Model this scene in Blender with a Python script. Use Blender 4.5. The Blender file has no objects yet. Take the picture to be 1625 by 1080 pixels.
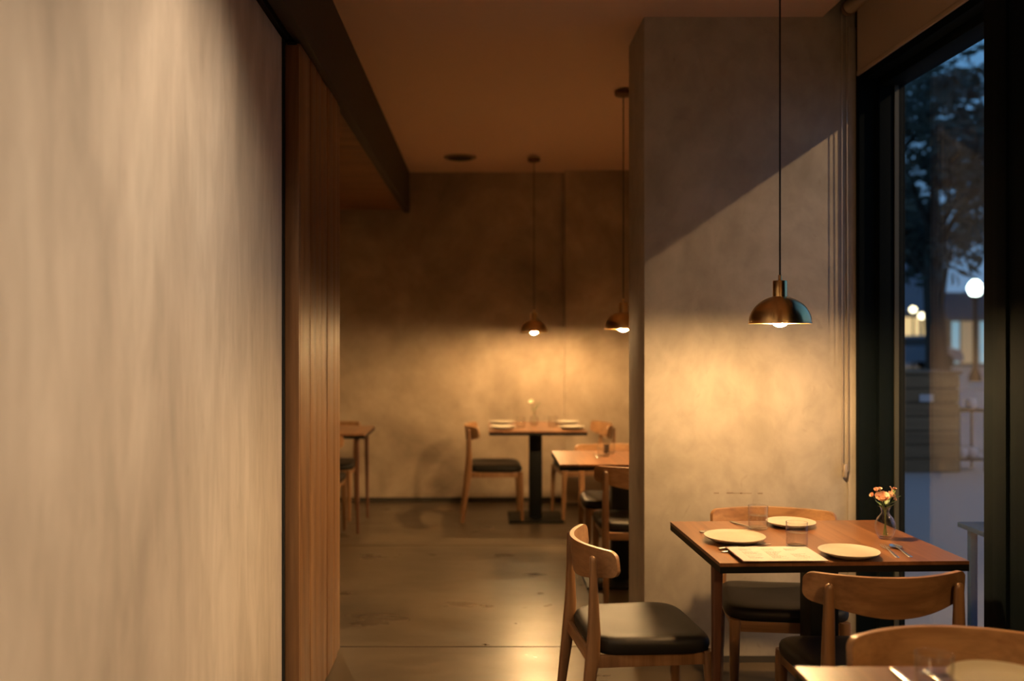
import bpy, bmesh, math, random
from mathutils import Vector, Matrix
PI = math.pi
random.seed(7)
scn = bpy.context.scene
C = scn.collection

# ------------------------------------------------------------------ camera
cam_data = bpy.data.cameras.new('camera')
cam = bpy.data.objects.new('camera', cam_data)
C.objects.link(cam)
cam.location = (0, 0, 1.5)
cam.rotation_euler = (PI / 2, 0, 0)
cam_data.sensor_width = 36
cam_data.lens = 33.23
cam_data.shift_x = 47.5 / 1625
cam_data.shift_y = -10 / 1625
cam_data.clip_start = 0.05
cam_data.clip_end = 500
cam_data.dof.use_dof = True
cam_data.dof.focus_distance = 3.35
cam_data.dof.aperture_fstop = 1.5
scn.camera = cam
scn.view_settings.view_transform = 'Standard'
scn.view_settings.look = 'None'
scn.view_settings.exposure = 0.0
scn.view_settings.gamma = 1.0
scn.view_settings.use_curve_mapping = False

# ------------------------------------------------------------------ dusk sky
world = bpy.data.worlds.new('dusk_sky')
scn.world = world
world.use_nodes = True
wn, wl = world.node_tree.nodes, world.node_tree.links
wn.clear()
wo = wn.new('ShaderNodeOutputWorld')
wb = wn.new('ShaderNodeBackground')
wr = wn.new('ShaderNodeValToRGB')
wt = wn.new('ShaderNodeTexCoord')
ws = wn.new('ShaderNodeSeparateXYZ')
wr.color_ramp.elements[0].position = 0.0
wr.color_ramp.elements[0].color = (0.20, 0.33, 0.55, 1)
wr.color_ramp.elements[1].position = 0.8
wr.color_ramp.elements[1].color = (0.03, 0.09, 0.24, 1)
we = wr.color_ramp.elements.new(0.32); we.color = (0.12, 0.35, 0.70, 1)
wl.new(wt.outputs['Generated'], ws.inputs[0])
wl.new(ws.outputs['Z'], wr.inputs[0])
wl.new(wr.outputs[0], wb.inputs[0])
wb.inputs[1].default_value = 0.95
wl.new(wb.outputs[0], wo.inputs[0])

# ------------------------------------------------------------------ lights of the room and the street, plus added fill lights
WARM = (1.0, 0.60, 0.25)
def spot(name, loc, target, power, angle, blend=1.0, size=0.05, col=WARM):
    ld = bpy.data.lights.new(name, 'SPOT')
    ld.energy = power
    ld.spot_size = math.radians(angle)
    ld.spot_blend = blend
    ld.shadow_soft_size = size
    ld.color = col
    o = bpy.data.objects.new(name, ld)
    C.objects.link(o)
    o.location = loc
    o.rotation_euler = (Vector(target) - Vector(loc)).to_track_quat('-Z', 'Y').to_euler()
    return o
BULB = 2500.0            # radiance of the pendant bulbs
# ceiling downlights behind and beside the camera that wash the left wall
DOWNLIGHTS = [((0.10, 0.55, 2.925), (-0.73, 1.05, 1.1), 225), ((0.10, 2.00, 2.925), (-0.73, 2.45, 0.9), 175)]
for k, (l, t, p) in enumerate(DOWNLIGHTS):
    spot('downlight_lamp', l, t, p, 92, 1.0, 0.10, (1.0, 0.74, 0.47))
# unseen warm fill light, added behind the camera to lift the whole room
pl_ = bpy.data.lights.new('rear_fill_light', 'POINT'); pl_.energy = 10; pl_.color = (1.0, 0.64, 0.33); pl_.shadow_soft_size = 0.10
po_ = bpy.data.objects.new('rear_fill_light', pl_); C.objects.link(po_); po_.location = (0.75, -1.2, 2.15)
# a warm street lantern high outside, to the right of the frame: its light enters under the window head
spot('street_lantern_lamp', (8.0, 0.4, 2.616 + 0.687 * 6.13), (1.0, 4.33, 1.5), 1900, 40, 0.6, 0.09, (1.0, 0.62, 0.33))

spot('pavement_fill_light', (8.0, 5.5, 6.6), (5.2, 8.5, 0), 420, 95, 0.7, 0.1, (1.0, 0.80, 0.62))  # added fill light outside, takes the blue cast off the pavement

# ------------------------------------------------------------------ materials
def new_mat(name):
    m = bpy.data.materials.new(name)
    m.use_nodes = True
    nt = m.node_tree
    b = nt.nodes['Principled BSDF']
    return m, nt, b
def plain(name, col, rough=0.5, metal=0.0, spec=0.5, bump=0.0, bscale=60, coat=0.0):
    m, nt, b = new_mat(name)
    b.inputs['Base Color'].default_value = (*col, 1)
    b.inputs['Roughness'].default_value = rough
    b.inputs['Metallic'].default_value = metal
    b.inputs['Specular IOR Level'].default_value = spec
    b.inputs['Coat Weight'].default_value = coat
    if bump:
        tc = nt.nodes.new('ShaderNodeTexCoord'); n = nt.nodes.new('ShaderNodeTexNoise')
        n.inputs['Scale'].default_value = bscale; n.inputs['Detail'].default_value = 6
        bp = nt.nodes.new('ShaderNodeBump'); bp.inputs['Strength'].default_value = bump
        bp.inputs['Distance'].default_value = 0.002
        nt.links.new(tc.outputs['Object'], n.inputs['Vector'])
        nt.links.new(n.outputs[0], bp.inputs['Height'])
        nt.links.new(bp.outputs[0], b.inputs['Normal'])
    return m
def ramp(nt, fac, stops):
    r = nt.nodes.new('ShaderNodeValToRGB')
    e = r.color_ramp.elements
    e[0].position, e[0].color = stops[0][0], (*stops[0][1], 1)
    e[1].position, e[1].color = stops[-1][0], (*stops[-1][1], 1)
    for p, c in stops[1:-1]:
        x = e.new(p); x.color = (*c, 1)
    nt.links.new(fac, r.inputs[0])
    return r.outputs[0]
def noise(nt, vec, scale, detail=5, rough=0.55, dist=0.0, vscale=None, loc=None):
    if vscale or loc:
        mp = nt.nodes.new('ShaderNodeMapping')
        if vscale: mp.inputs['Scale'].default_value = vscale
        if loc: mp.inputs['Location'].default_value = loc
        nt.links.new(vec, mp.inputs[0]); vec = mp.outputs[0]
    n = nt.nodes.new('ShaderNodeTexNoise')
    n.inputs['Scale'].default_value = scale; n.inputs['Detail'].default_value = detail
    n.inputs['Roughness'].default_value = rough; n.inputs['Distortion'].default_value = dist
    nt.links.new(vec, n.inputs['Vector'])
    return n.outputs[0]
def mixc(nt, a, b_, fac, mode='MIX'):
    mx = nt.nodes.new('ShaderNodeMix'); mx.data_type = 'RGBA'; mx.blend_type = mode
    for s, v in ((6, a), (7, b_)):
        if isinstance(v, tuple): mx.inputs[s].default_value = (*v, 1)
        else: nt.links.new(v, mx.inputs[s])
    if isinstance(fac, (int, float)): mx.inputs[0].default_value = fac
    else: nt.links.new(fac, mx.inputs[0])
    return mx.outputs[2]
def plaster(name, lo, mid, hi, streak=(1, 1, 1), rough=0.55, coat=0.0, bump=0.25, scale=1.3):
    m, nt, b = new_mat(name)
    tc = nt.nodes.new('ShaderNodeTexCoord'); v = tc.outputs['Object']
    n1 = noise(nt, v, scale, 6, 0.62, 0.6, streak)
    n2 = noise(nt, v, scale * 5.5, 5, 0.6, 0.4, (streak[0], streak[1], streak[2]), (3, 1, 2))
    c1 = ramp(nt, n1, [(0.30, lo), (0.5, mid), (0.70, hi)])
    c2 = ramp(nt, n2, [(0.30, (0.80, 0.79, 0.77)), (0.62, (1.06, 1.05, 1.04))])
    c = mixc(nt, c1, c2, 0.75, 'MULTIPLY')
    n3 = noise(nt, v, 14, 3, 0.5, 1.5, streak, (7, 4, 9))
    spots = ramp(nt, n3, [(0.66, (1, 1, 1)), (0.78, (0.72, 0.69, 0.66))])
    c = mixc(nt, c, spots, 0.5, 'MULTIPLY')
    nt.links.new(c, b.inputs['Base Color'])
    b.inputs['Roughness'].default_value = rough
    b.inputs['Coat Weight'].default_value = coat
    b.inputs['Coat Roughness'].default_value = 0.05
    bp = nt.nodes.new('ShaderNodeBump'); bp.inputs['Strength'].default_value = bump
    bp.inputs['Distance'].default_value = 0.006
    nt.links.new(n2, bp.inputs['Height']); nt.links.new(bp.outputs[0], b.inputs['Normal'])
    return m
def wood(name, dark, mid, light, axis=1, rough=0.42, scale=1.0, bump=0.12, coat=0.0):
    m, nt, b = new_mat(name)
    tc = nt.nodes.new('ShaderNodeTexCoord')
    oi = nt.nodes.new('ShaderNodeObjectInfo')
    ad = nt.nodes.new('ShaderNodeVectorMath'); ad.operation = 'ADD'
    mu = nt.nodes.new('ShaderNodeMath'); mu.operation = 'MULTIPLY'; mu.inputs[1].default_value = 11.0
    nt.links.new(oi.outputs['Random'], mu.inputs[0])
    nt.links.new(tc.outputs['Object'], ad.inputs[0]); nt.links.new(mu.outputs[0], ad.inputs[1])
    s = [9.0, 9.0, 9.0]; s[axis] = 0.8
    s2 = [55.0, 55.0, 55.0]; s2[axis] = 2.2
    a = noise(nt, ad.outputs[0], scale, 4, 0.55, 0.8, tuple(s))
    f = noise(nt, ad.outputs[0], scale, 5, 0.6, 0.2, tuple(s2))
    c1 = ramp(nt, a, [(0.28, dark), (0.5, mid), (0.74, light)])
    c2 = ramp(nt, f, [(0.35, (0.72, 0.70, 0.68)), (0.6, (1.05, 1.05, 1.05))])
    c = mixc(nt, c1, c2, 0.7, 'MULTIPLY')
    nt.links.new(c, b.inputs['Base Color'])
    b.inputs['Roughness'].default_value = rough
    b.inputs['Coat Weight'].default_value = coat
    b.inputs['Coat Roughness'].default_value = 0.25
    bp = nt.nodes.new('ShaderNodeBump'); bp.inputs['Strength'].default_value = bump
    bp.inputs['Distance'].default_value = 0.001
    nt.links.new(f, bp.inputs['Height']); nt.links.new(bp.outputs[0], b.inputs['Normal'])
    return m
def emit(name, col, strength):
    m, nt, b = new_mat(name)
    b.inputs['Base Color'].default_value = (*col, 1)
    b.inputs['Emission Color'].default_value = (*col, 1)
    b.inputs['Emission Strength'].default_value = strength
    return m
def glass(name, tint=(1, 1, 1), rough=0.0, ior=1.45):
    m, nt, b = new_mat(name)
    b.inputs['Base Color'].default_value = (*tint, 1)
    b.inputs['Roughness'].default_value = rough
    b.inputs['Transmission Weight'].default_value = 1.0
    b.inputs['IOR'].default_value = ior
    return m
def pane_glass(name, tint=(0.93, 0.96, 0.95), ior=1.45):
    m, nt, b = new_mat(name)
    nt.nodes.remove(b)
    out = [n for n in nt.nodes if n.type == 'OUTPUT_MATERIAL'][0]
    tr = nt.nodes.new('ShaderNodeBsdfTransparent'); tr.inputs[0].default_value = (*tint, 1)
    gl = nt.nodes.new('ShaderNodeBsdfGlossy'); gl.inputs['Roughness'].default_value = 0.03
    fr = nt.nodes.new('ShaderNodeFresnel')
    ge = nt.nodes.new('ShaderNodeNewGeometry'); mr = nt.nodes.new('ShaderNodeMapRange')
    mr.inputs[3].default_value = ior; mr.inputs[4].default_value = 1 / ior      # same reflectance from either face
    nt.links.new(ge.outputs['Backfacing'], mr.inputs[0]); nt.links.new(mr.outputs[0], fr.inputs[0])
    mx = nt.nodes.new('ShaderNodeMixShader')
    nt.links.new(fr.outputs[0], mx.inputs[0]); nt.links.new(tr.outputs[0], mx.inputs[1]); nt.links.new(gl.outputs[0], mx.inputs[2])
    nt.links.new(mx.outputs[0], out.inputs[0])
    return m

M = {}
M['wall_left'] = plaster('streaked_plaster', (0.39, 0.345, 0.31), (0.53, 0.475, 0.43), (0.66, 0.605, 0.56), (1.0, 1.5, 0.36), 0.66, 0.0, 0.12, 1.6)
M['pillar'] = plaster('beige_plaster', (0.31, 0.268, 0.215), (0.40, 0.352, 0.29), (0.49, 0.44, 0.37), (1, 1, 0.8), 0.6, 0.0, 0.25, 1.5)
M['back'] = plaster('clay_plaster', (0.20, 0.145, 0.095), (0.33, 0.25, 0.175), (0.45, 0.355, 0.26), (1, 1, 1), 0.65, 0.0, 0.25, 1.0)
M['ceiling'] = plain('ceiling_paint', (0.62, 0.43, 0.31), 0.7)
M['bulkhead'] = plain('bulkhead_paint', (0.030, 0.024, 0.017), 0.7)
M['black'] = plain('black_metal', (0.004, 0.005, 0.005), 0.55, 0, 0.2)
M['black_frame'] = plain('black_window_frame', (0.003, 0.006, 0.008), 0.7, 0, 0.06)
M['shadow_gap'] = plain('black_gap', (0.004, 0.004, 0.004), 0.8)
M['oak'] = wood('oak_board', (0.145, 0.065, 0.025), (0.225, 0.112, 0.048), (0.31, 0.168, 0.076), 2, 0.4, 1.0, 0.1)
M['soffit'] = wood('soffit_board', (0.14, 0.06, 0.022), (0.22, 0.10, 0.04), (0.30, 0.15, 0.06), 0, 0.5)
M['chair_x'] = wood('chair_oak', (0.18, 0.085, 0.035), (0.29, 0.15, 0.066), (0.40, 0.225, 0.108), 0, 0.38, 1.2)
M['chair_z'] = wood('chair_oak_upright', (0.15, 0.07, 0.028), (0.24, 0.12, 0.052), (0.34, 0.185, 0.088), 2, 0.38, 1.2)
M['table'] = wood('table_wood', (0.10, 0.038, 0.016), (0.18, 0.073, 0.028), (0.29, 0.13, 0.05), 1, 0.33, 0.9, 0.08, 0.5)
M['table_leg'] = wood('table_leg_wood', (0.06, 0.022, 0.01), (0.10, 0.038, 0.018), (0.14, 0.06, 0.03), 2, 0.45)
M['leather'] = plain('black_leather', (0.014, 0.012, 0.010), 0.50, 0, 0.17, 0.12, 240)
M['brass'] = plain('brushed_brass', (0.85, 0.60, 0.29), 0.28, 1.0)
_nt = M['brass'].node_tree; _b = _nt.nodes['Principled BSDF']; _b.inputs['Anisotropic'].default_value = 0.7; _b.inputs['Anisotropic Rotation'].default_value = 0.25
_t = _nt.nodes.new('ShaderNodeTangent'); _t.direction_type = 'RADIAL'; _t.axis = 'Z'
_nt.links.new(_t.outputs[0], _b.inputs['Tangent'])
M['brass_in'] = plain('shade_lining', (0.75, 0.60, 0.38), 0.35, 0.6)
M['bulb'] = emit('bulb_glow', (1.0, 0.60, 0.25), BULB)
M['bulb_dim'] = emit('dimmed_bulb_glow', (1.0, 0.60, 0.25), BULB * 0.29)
M['bulb_bright'] = emit('bright_bulb_glow', (1.0, 0.60, 0.25), BULB * 1.35)
M['bulb_far'] = emit('far_bulb_glow', (1.0, 0.60, 0.25), BULB * 1.0)
M['canopy'] = plain('aged_bronze', (0.10, 0.055, 0.025), 0.45, 0.7)
M['cord'] = plain('black_cord', (0.006, 0.006, 0.006), 0.6)
M['plate'] = plain('stoneware', (0.35, 0.31, 0.24), 0.42, 0, 0.5, 0.05, 90)
M['steel'] = plain('polished_steel', (0.80, 0.77, 0.73), 0.27, 1.0)
M['glass'] = glass('clear_glass')
M['water'] = None
M['paper'] = plain('menu_paper', (0.42, 0.39, 0.36), 0.7)
M['menu_back'] = plain('menu_card_back', (0.16, 0.06, 0.035), 0.6)
M['ink'] = plain('menu_print', (0.17, 0.145, 0.12), 0.8)
M['petal'] = plain('peach_petal', (0.85, 0.50, 0.33), 0.55)
M['petal'].node_tree.nodes['Principled BSDF'].inputs['Subsurface Weight'].default_value = 0.15
M['petal_dark'] = plain('dusty_petal', (0.50, 0.22, 0.14), 0.6)
M['stem'] = plain('green_stem', (0.10, 0.15, 0.04), 0.5)
M['leaf'] = plain('green_leaf', (0.09, 0.15, 0.045), 0.5)
M['blind'] = plain('blind_fabric', (0.36, 0.27, 0.19), 0.8, 0, 0.2, 0.3, 400)
M['chain'] = plain('blind_chain', (0.55, 0.45, 0.33), 0.35, 0.6)
M['pane'] = pane_glass('window_glass')
M['thin_glass'] = pane_glass('clear_tableware_glass', (0.99, 0.99, 0.985), 1.5)
M['rim_glass'] = pane_glass('glass_rim', (0.99, 0.99, 0.985), 1.9)
M['water'] = pane_glass('clear_water', (0.99, 0.99, 0.985), 1.36)
M['vent'] = plain('ceiling_fitting', (0.16, 0.10, 0.06), 0.6)

def floor_mat():
    m, nt, b = new_mat('polished_concrete')
    tc = nt.nodes.new('ShaderNodeTexCoord'); v = tc.outputs['Object']
    n1 = noise(nt, v, 0.9, 6, 0.6, 0.3)
    n2 = noise(nt, v, 1.9, 5, 0.6, 0.15, (1, 2.2, 1), (4, 2, 0))
    c1 = ramp(nt, n1, [(0.32, (0.050, 0.036, 0.022)), (0.5, (0.082, 0.059, 0.036)), (0.68, (0.122, 0.090, 0.057))])
    c2 = ramp(nt, n2, [(0.3, (0.78, 0.76, 0.74)), (0.65, (1.08, 1.07, 1.05))])
    c = mixc(nt, c1, c2, 0.8, 'MULTIPLY')
    nt.links.new(c, b.inputs['Base Color'])
    r = ramp(nt, n2, [(0.3, (0.25,) * 3), (0.7, (0.40,) * 3)])
    nt.links.new(r, b.inputs['Roughness'])
    b.inputs['Specular IOR Level'].default_value = 0.6
    return m
M['floor'] = floor_mat()

# ------------------------------------------------------------------ mesh helpers
def link(name, bm, mat, parent=None, smooth=None, mats=None):
    me = bpy.data.meshes.new(name)
    bmesh.ops.recalc_face_normals(bm, faces=bm.faces)
    bm.to_mesh(me); bm.free()
    for x in (mats or [mat]): me.materials.append(x)
    if smooth is not None:
        for p in me.polygons: p.use_smooth = True
        me.set_sharp_from_angle(angle=math.radians(smooth))
    o = bpy.data.objects.new(name, me)
    C.objects.link(o)
    if parent: o.parent = parent
    return o
def box(bm, a, b, bev=0.0, seg=1):
    x0, y0, z0 = a; x1, y1, z1 = b
    v = [bm.verts.new(p) for p in ((x0,y0,z0),(x1,y0,z0),(x1,y1,z0),(x0,y1,z0),(x0,y0,z1),(x1,y0,z1),(x1,y1,z1),(x0,y1,z1))]
    fs = [bm.faces.new([v[i] for i in f]) for f in ((3,2,1,0),(4,5,6,7),(0,1,5,4),(1,2,6,5),(2,3,7,6),(3,0,4,7))]
    if bev:
        es = list({e for f in fs for e in f.edges})
        bmesh.ops.bevel(bm, geom=es, offset=bev, segments=seg, affect='EDGES', profile=0.5)
def bxo(name, a, b, mat, parent=None, bev=0.0, seg=2):
    bm = bmesh.new(); box(bm, a, b, bev, seg)
    return link(name, bm, mat, parent, 40 if bev else None)
def lathe(bm, prof, n=32, c=(0, 0, 0), cap0=True, cap1=True):
    rings = []
    for r, z in prof:
        if r < 1e-6:
            rings.append([bm.verts.new((c[0], c[1], c[2] + z))])
        else:
            rings.append([bm.verts.new((c[0] + r * math.cos(2 * PI * i / n), c[1] + r * math.sin(2 * PI * i / n), c[2] + z)) for i in range(n)])
    for A, B in zip(rings, rings[1:]):
        if len(A) == 1 and len(B) == 1: continue
        for i in range(n):
            j = (i + 1) % n
            if len(A) == 1: bm.faces.new((A[0], B[i], B[j]))
            elif len(B) == 1: bm.faces.new((A[i], A[j], B[0]))
            else: bm.faces.new((A[i], A[j], B[j], B[i]))
    if cap0 and len(rings[0]) > 2: bm.faces.new(rings[0][::-1])
    if cap1 and len(rings[-1]) > 2: bm.faces.new(rings[-1])
def loft(bm, pts, sizes, n=12, p=3.0, up=(0, 1, 0)):
    """superelliptic section swept along pts; sizes = (half width x, half depth)"""
    pts = [Vector(q) for q in pts]; rings = []
    for k, q in enumerate(pts):
        t = (pts[min(k + 1, len(pts) - 1)] - pts[max(k - 1, 0)]).normalized()
        u = Vector(up); u = (u - t * u.dot(t)).normalized(); s = t.cross(u).normalized()
        w, d = sizes[k] if not isinstance(sizes[k], (int, float)) else (sizes[k], sizes[k])
        ring = []
        for i in range(n):
            a = 2 * PI * i / n; ca, sa = math.cos(a), math.sin(a)
            ring.append(bm.verts.new(q + s * (w * math.copysign(abs(ca) ** (2 / p), ca)) + u * (d * math.copysign(abs(sa) ** (2 / p), sa))))
        rings.append(ring)
    for A, B in zip(rings, rings[1:]):
        for i in range(n):
            j = (i + 1) % n; bm.faces.new((A[i], A[j], B[j], B[i]))
    bm.faces.new(rings[0][::-1]); bm.faces.new(rings[-1])
def tube(bm, pts, r, n=8):
    loft(bm, pts, [r if isinstance(r, (int, float)) else r[k] for k in range(len(pts))], n, 2.0, (0.13, 0.97, 0.21))
def thing(name, label, cat, loc=(0, 0, 0), rz=0.0, group=None):
    o = bpy.data.objects.new(name, None); C.objects.link(o)
    o.empty_display_size = 0.1
    o.location = loc; o.rotation_euler = (0, 0, rz)
    o['label'] = label; o['category'] = cat
    if group: o['group'] = group
    return o
def tag(o, label, cat, group=None):
    o['label'] = label; o['category'] = cat
    if group: o['group'] = group
    return o
def struct(o): o['kind'] = 'structure'; return o
def dup(root, loc, rz, label, group=None, sc=1.0, kids=True):
    r = root.copy(); C.objects.link(r); r.location = loc; r.rotation_euler = (0, 0, rz)
    r.scale = (sc, sc, sc)
    r['label'] = label
    if group: r['group'] = group
    if kids:
        for ch in list(root.children):
            c = ch.copy(); C.objects.link(c); c.parent = r
            for g in list(ch.children):
                d = g.copy(); C.objects.link(d); d.parent = c
    return r

# ================================================================== SETTING
H = 2.952
# floor: bed with poured slabs and saw-cut joints
floor = struct(bxo('floor', (-4.2, -2.2, -0.12), (1.90, 8.7, -0.004), M['shadow_gap']))
gap = 0.006
for (x0, x1) in ((-4.2, 1.90),):
    for (y0, y1) in ((-2.2, 0.2), (0.2, 2.37), (2.37, 4.54), (4.54, 6.71), (6.71, 8.7)):
        bxo('slab', (x0 + gap, y0 + gap, -0.10), (x1 - gap, y1 - gap, 0.0), M['floor'], floor)
struct(bxo('wall_left', (-0.93, -2.0, 0), (-0.731, 3.45, 2.58), M['wall_left']))
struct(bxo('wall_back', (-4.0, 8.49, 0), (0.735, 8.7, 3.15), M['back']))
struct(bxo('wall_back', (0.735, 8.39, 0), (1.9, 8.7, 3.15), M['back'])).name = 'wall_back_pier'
struct(bxo('baseboard_back', (-4.0, 8.475, 0), (0.735, 8.49, 0.035), M['bulkhead']))
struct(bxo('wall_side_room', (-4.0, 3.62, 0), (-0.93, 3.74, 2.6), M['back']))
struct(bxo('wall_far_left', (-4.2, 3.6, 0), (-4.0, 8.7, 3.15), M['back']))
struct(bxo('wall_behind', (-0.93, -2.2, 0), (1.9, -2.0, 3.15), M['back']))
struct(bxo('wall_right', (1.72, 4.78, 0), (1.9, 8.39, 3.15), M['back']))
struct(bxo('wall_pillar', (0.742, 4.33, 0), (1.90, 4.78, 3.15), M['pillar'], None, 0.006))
pil = bpy.data.objects['wall_pillar']
for (xa, xb, zz, hh) in ((1.062, 1.085, 0.7725, 0.003), (1.120, 1.150, 0.7728, 0.004), (1.150, 1.235, 0.7716, 0.002), (1.182, 1.192, 0.772, 0.006), (1.262, 1.285, 0.7712, 0.004)):
    bxo('scuff_mark', (xa, 4.3292, zz - hh/2), (xb, 4.3302, zz + hh/2), M['vent'], pil)
struct(bxo('base_shadow_pillar', (0.748, 4.322, 0), (1.70, 4.335, 0.028), M['bulkhead']))  # dark strip standing in for the recessed shadow line at the pillar's foot
struct(bxo('trim_1', (1.672, 4.316, 0), (1.708, 4.332, 2.9), M['pillar'], None, 0.003))
# black reveal between the plaster wall and the oak partition
struct(bxo('trim_2', (-0.93, 3.453, 0), (-0.7265, 3.62, 2.58), M['shadow_gap']))
# ceiling, blind pocket and bulkhead
struct(bxo('ceiling', (-0.66, -2.0, H), (1.56, 8.5, 3.15), M['ceiling']))
struct(bxo('ceiling_pocket', (1.56, -2.0, 3.10), (1.9, 4.34, 3.15), M['bulkhead']))
struct(bxo('ceiling_rear', (1.56, 4.34, H), (1.9, 8.5, 3.15), M['ceiling']))
struct(bxo('trim_bulkhead', (-0.70, -2.0, 2.59), (-0.65, 8.49, 3.10), M['bulkhead'], None, 0.003))
struct(bxo('ceiling_near_soffit', (-0.95, -2.0, 2.605), (-0.70, 3.62, 3.10), M['bulkhead']))
sof = struct(bxo('ceiling_side_room', (-4.0, 3.62, 2.625), (-0.70, 8.49, 3.10), M['shadow_gap']))
y = 3.64
while y < 8.25:
    bxo('board', (-4.0, y + 0.002, 2.605), (-0.70, y + 0.186, 2.626), M['soffit'], sof)
    y += 0.19
# slim black track under the bulkhead
tr = bmesh.new()
box(tr, (-0.765, -2.0, 2.583), (-0.7505, 3.62, 2.606)); box(tr, (-0.722, -2.0, 2.583), (-0.712, 3.47, 2.606))
struct(link('trim_track', tr, M['black']))

# window to the street
win = thing('window_1', 'x', 'x'); del win['label']; del win['category']; win['kind'] = 'structure'
win.location = (0, 0, 0)
FR = M['black_frame']
bxo('jamb', (1.708, 4.28, 0), (1.90, 4.328, 3.10), FR, win, 0.003)
bxo('jamb_stop', (1.785, 4.245, 0.10), (1.90, 4.282, 2.66), FR, win, 0.003)
bxo('mullion', (1.70, 2.94, 0), (1.90, 3.205, 3.10), FR, win, 0.004)
bxo('mullion_cover', (1.69, 3.05, 0), (1.702, 3.13, 2.66), FR, win, 0.002)
bxo('head', (1.735, -2.0, 2.655), (1.90, 4.28, 3.10), FR, win, 0.004)
bxo('head_stop', (1.79, -2.0, 2.616), (1.90, 4.28, 2.657), FR, win, 0.003)
bxo('sill', (1.72, 3.205, 0), (1.90, 4.28, 0.10), FR, win, 0.004)
bxo('sill', (1.72, -2.0, 0), (1.90, 2.94, 0.10), FR, win, 0.004)
bxo('pane', (1.868, 3.205, 0.09), (1.876, 4.25, 2.63), M['pane'], win)
bxo('sky_block_panel', (1.80, 1.10, 0.09), (1.90, 2.94, 2.63), FR, win)  # unseen solid infill, added to keep blue sky light out of the room
bxo('mullion', (1.70, 0.85, 0), (1.90, 1.10, 3.10), FR, win, 0.004)
bxo('sky_block_panel', (1.80, -2.0, 0.09), (1.90, 0.85, 2.63), FR, win)  # second unseen infill, added to block sky light beside the camera
# pale gasket strip beside the glass
bxo('gasket', (1.850, 4.236, 0.10), (1.868, 4.246, 2.616), plain('gasket', (0.05, 0.05, 0.035), 0.5), win)

# ceiling fitting at the back
v = thing('ceiling_speaker', 'small round brown fitting set flush in the ceiling at the far end', 'ceiling fitting', (-0.18, 7.75, H))
bm = bmesh.new(); lathe(bm, [(0.0, -0.012), (0.10, -0.012), (0.128, -0.010), (0.135, -0.004), (0.135, 0.0)], 36); link('rim', bm, M['vent'], v, 40)
bm = bmesh.new(); lathe(bm, [(0.0, -0.018), (0.095, -0.018), (0.10, -0.012)], 36); link('grille', bm, M['shadow_gap'], v, 40)
for k, (l, t, p) in enumerate(DOWNLIGHTS):
    v = thing('downlight', ['round recessed ceiling downlight behind the camera', 'round recessed ceiling downlight over the aisle beside the camera'][k], 'downlight', (l[0], l[1], H))
    bm = bmesh.new(); lathe(bm, [(0.05, 0.0), (0.05, -0.010), (0.065, -0.010), (0.068, 0.0)], 28, cap0=False, cap1=False); link('rim', bm, M['vent'], v, 40)

# ------------------------------------------------------------------ oak partition
pt = thing('oak_partition', 'tall oak board partition ending the pale plaster wall on the left', 'partition', (0, 0, 0))
bxo('end_board', (-0.7262, 3.480, 0), (-0.674, 3.502, 2.565), M['oak'], pt, 0.003)
bxo('core', (-0.722, 3.500, 0.0), (-0.686, 4.488, 2.578), M['shadow_gap'], pt)
ys = [3.503, 3.70, 3.83, 3.965, 4.11, 4.27, 4.385, 4.49]
for a, b_ in zip(ys, ys[1:]):
    off = random.choice((0, 0.002, 0.004))
    bxo('board', (-0.690, a + 0.0015, 0.008), (-0.671 - off, b_ - 0.0015, 2.578), M['oak'], pt, 0.005)
bxo('back_lining', (-0.7262, 3.503, 0.008), (-0.718, 4.489, 2.578), M['oak'], pt)

# ------------------------------------------------------------------ roller blind
rb = thing('roller_blind', 'brown fabric roller blind drawn up above the tall street window', 'blind', (1.665, 4.30, 3.0))
bm = bmesh.new(); tube(bm, [(0, -2.9, -0.02), (0, -0.03, -0.02)], 0.032, 20); link('roller_tube', bm, M['blind'], rb, 50)
bm = bmesh.new(); tube(bm, [(0, -0.03, -0.02), (0, -0.005, -0.02)], 0.036, 20); link('end_cap', bm, M['vent'], rb, 50)
bm = bmesh.new(); box(bm, (0.028, -2.9, -0.325), (0.0305, -0.035, -0.015)); link('fabric', bm, M['blind'], rb)
bm = bmesh.new(); box(bm, (0.024, -2.9, -0.337), (0.034, -0.035, -0.315), 0.003, 2); link('bottom_rail', bm, M['blind'], rb, 40)
ch = thing('blind_chain', 'thin looped beaded pull chain hanging beside the window with its tensioner', 'chain', (1.652, 4.300, 0.86))
bm = bmesh.new(); tube(bm, [(-0.014, 0, 0.03), (-0.015, 0, 2.10)], 0.0022, 6); link('strand', bm, M['chain'], ch, 60)
bm = bmesh.new(); tube(bm, [(0.014, 0, 0.03), (0.006, 0, 2.10)], 0.0022, 6); link('strand', bm, M['chain'], ch, 60)
bm = bmesh.new(); tube(bm, [(0.015 * math.cos(a), 0, 0.03 + 0.02 * math.sin(a)) for a in [PI + k * PI / 8 for k in range(9)]], 0.0024, 6); link('loop', bm, M['chain'], ch, 60)
bm = bmesh.new(); box(bm, (-0.009, -0.005, -0.012), (0.009, 0.016, 0.05), 0.004, 2); link('tensioner', bm, M['chain'], ch, 40)

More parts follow.
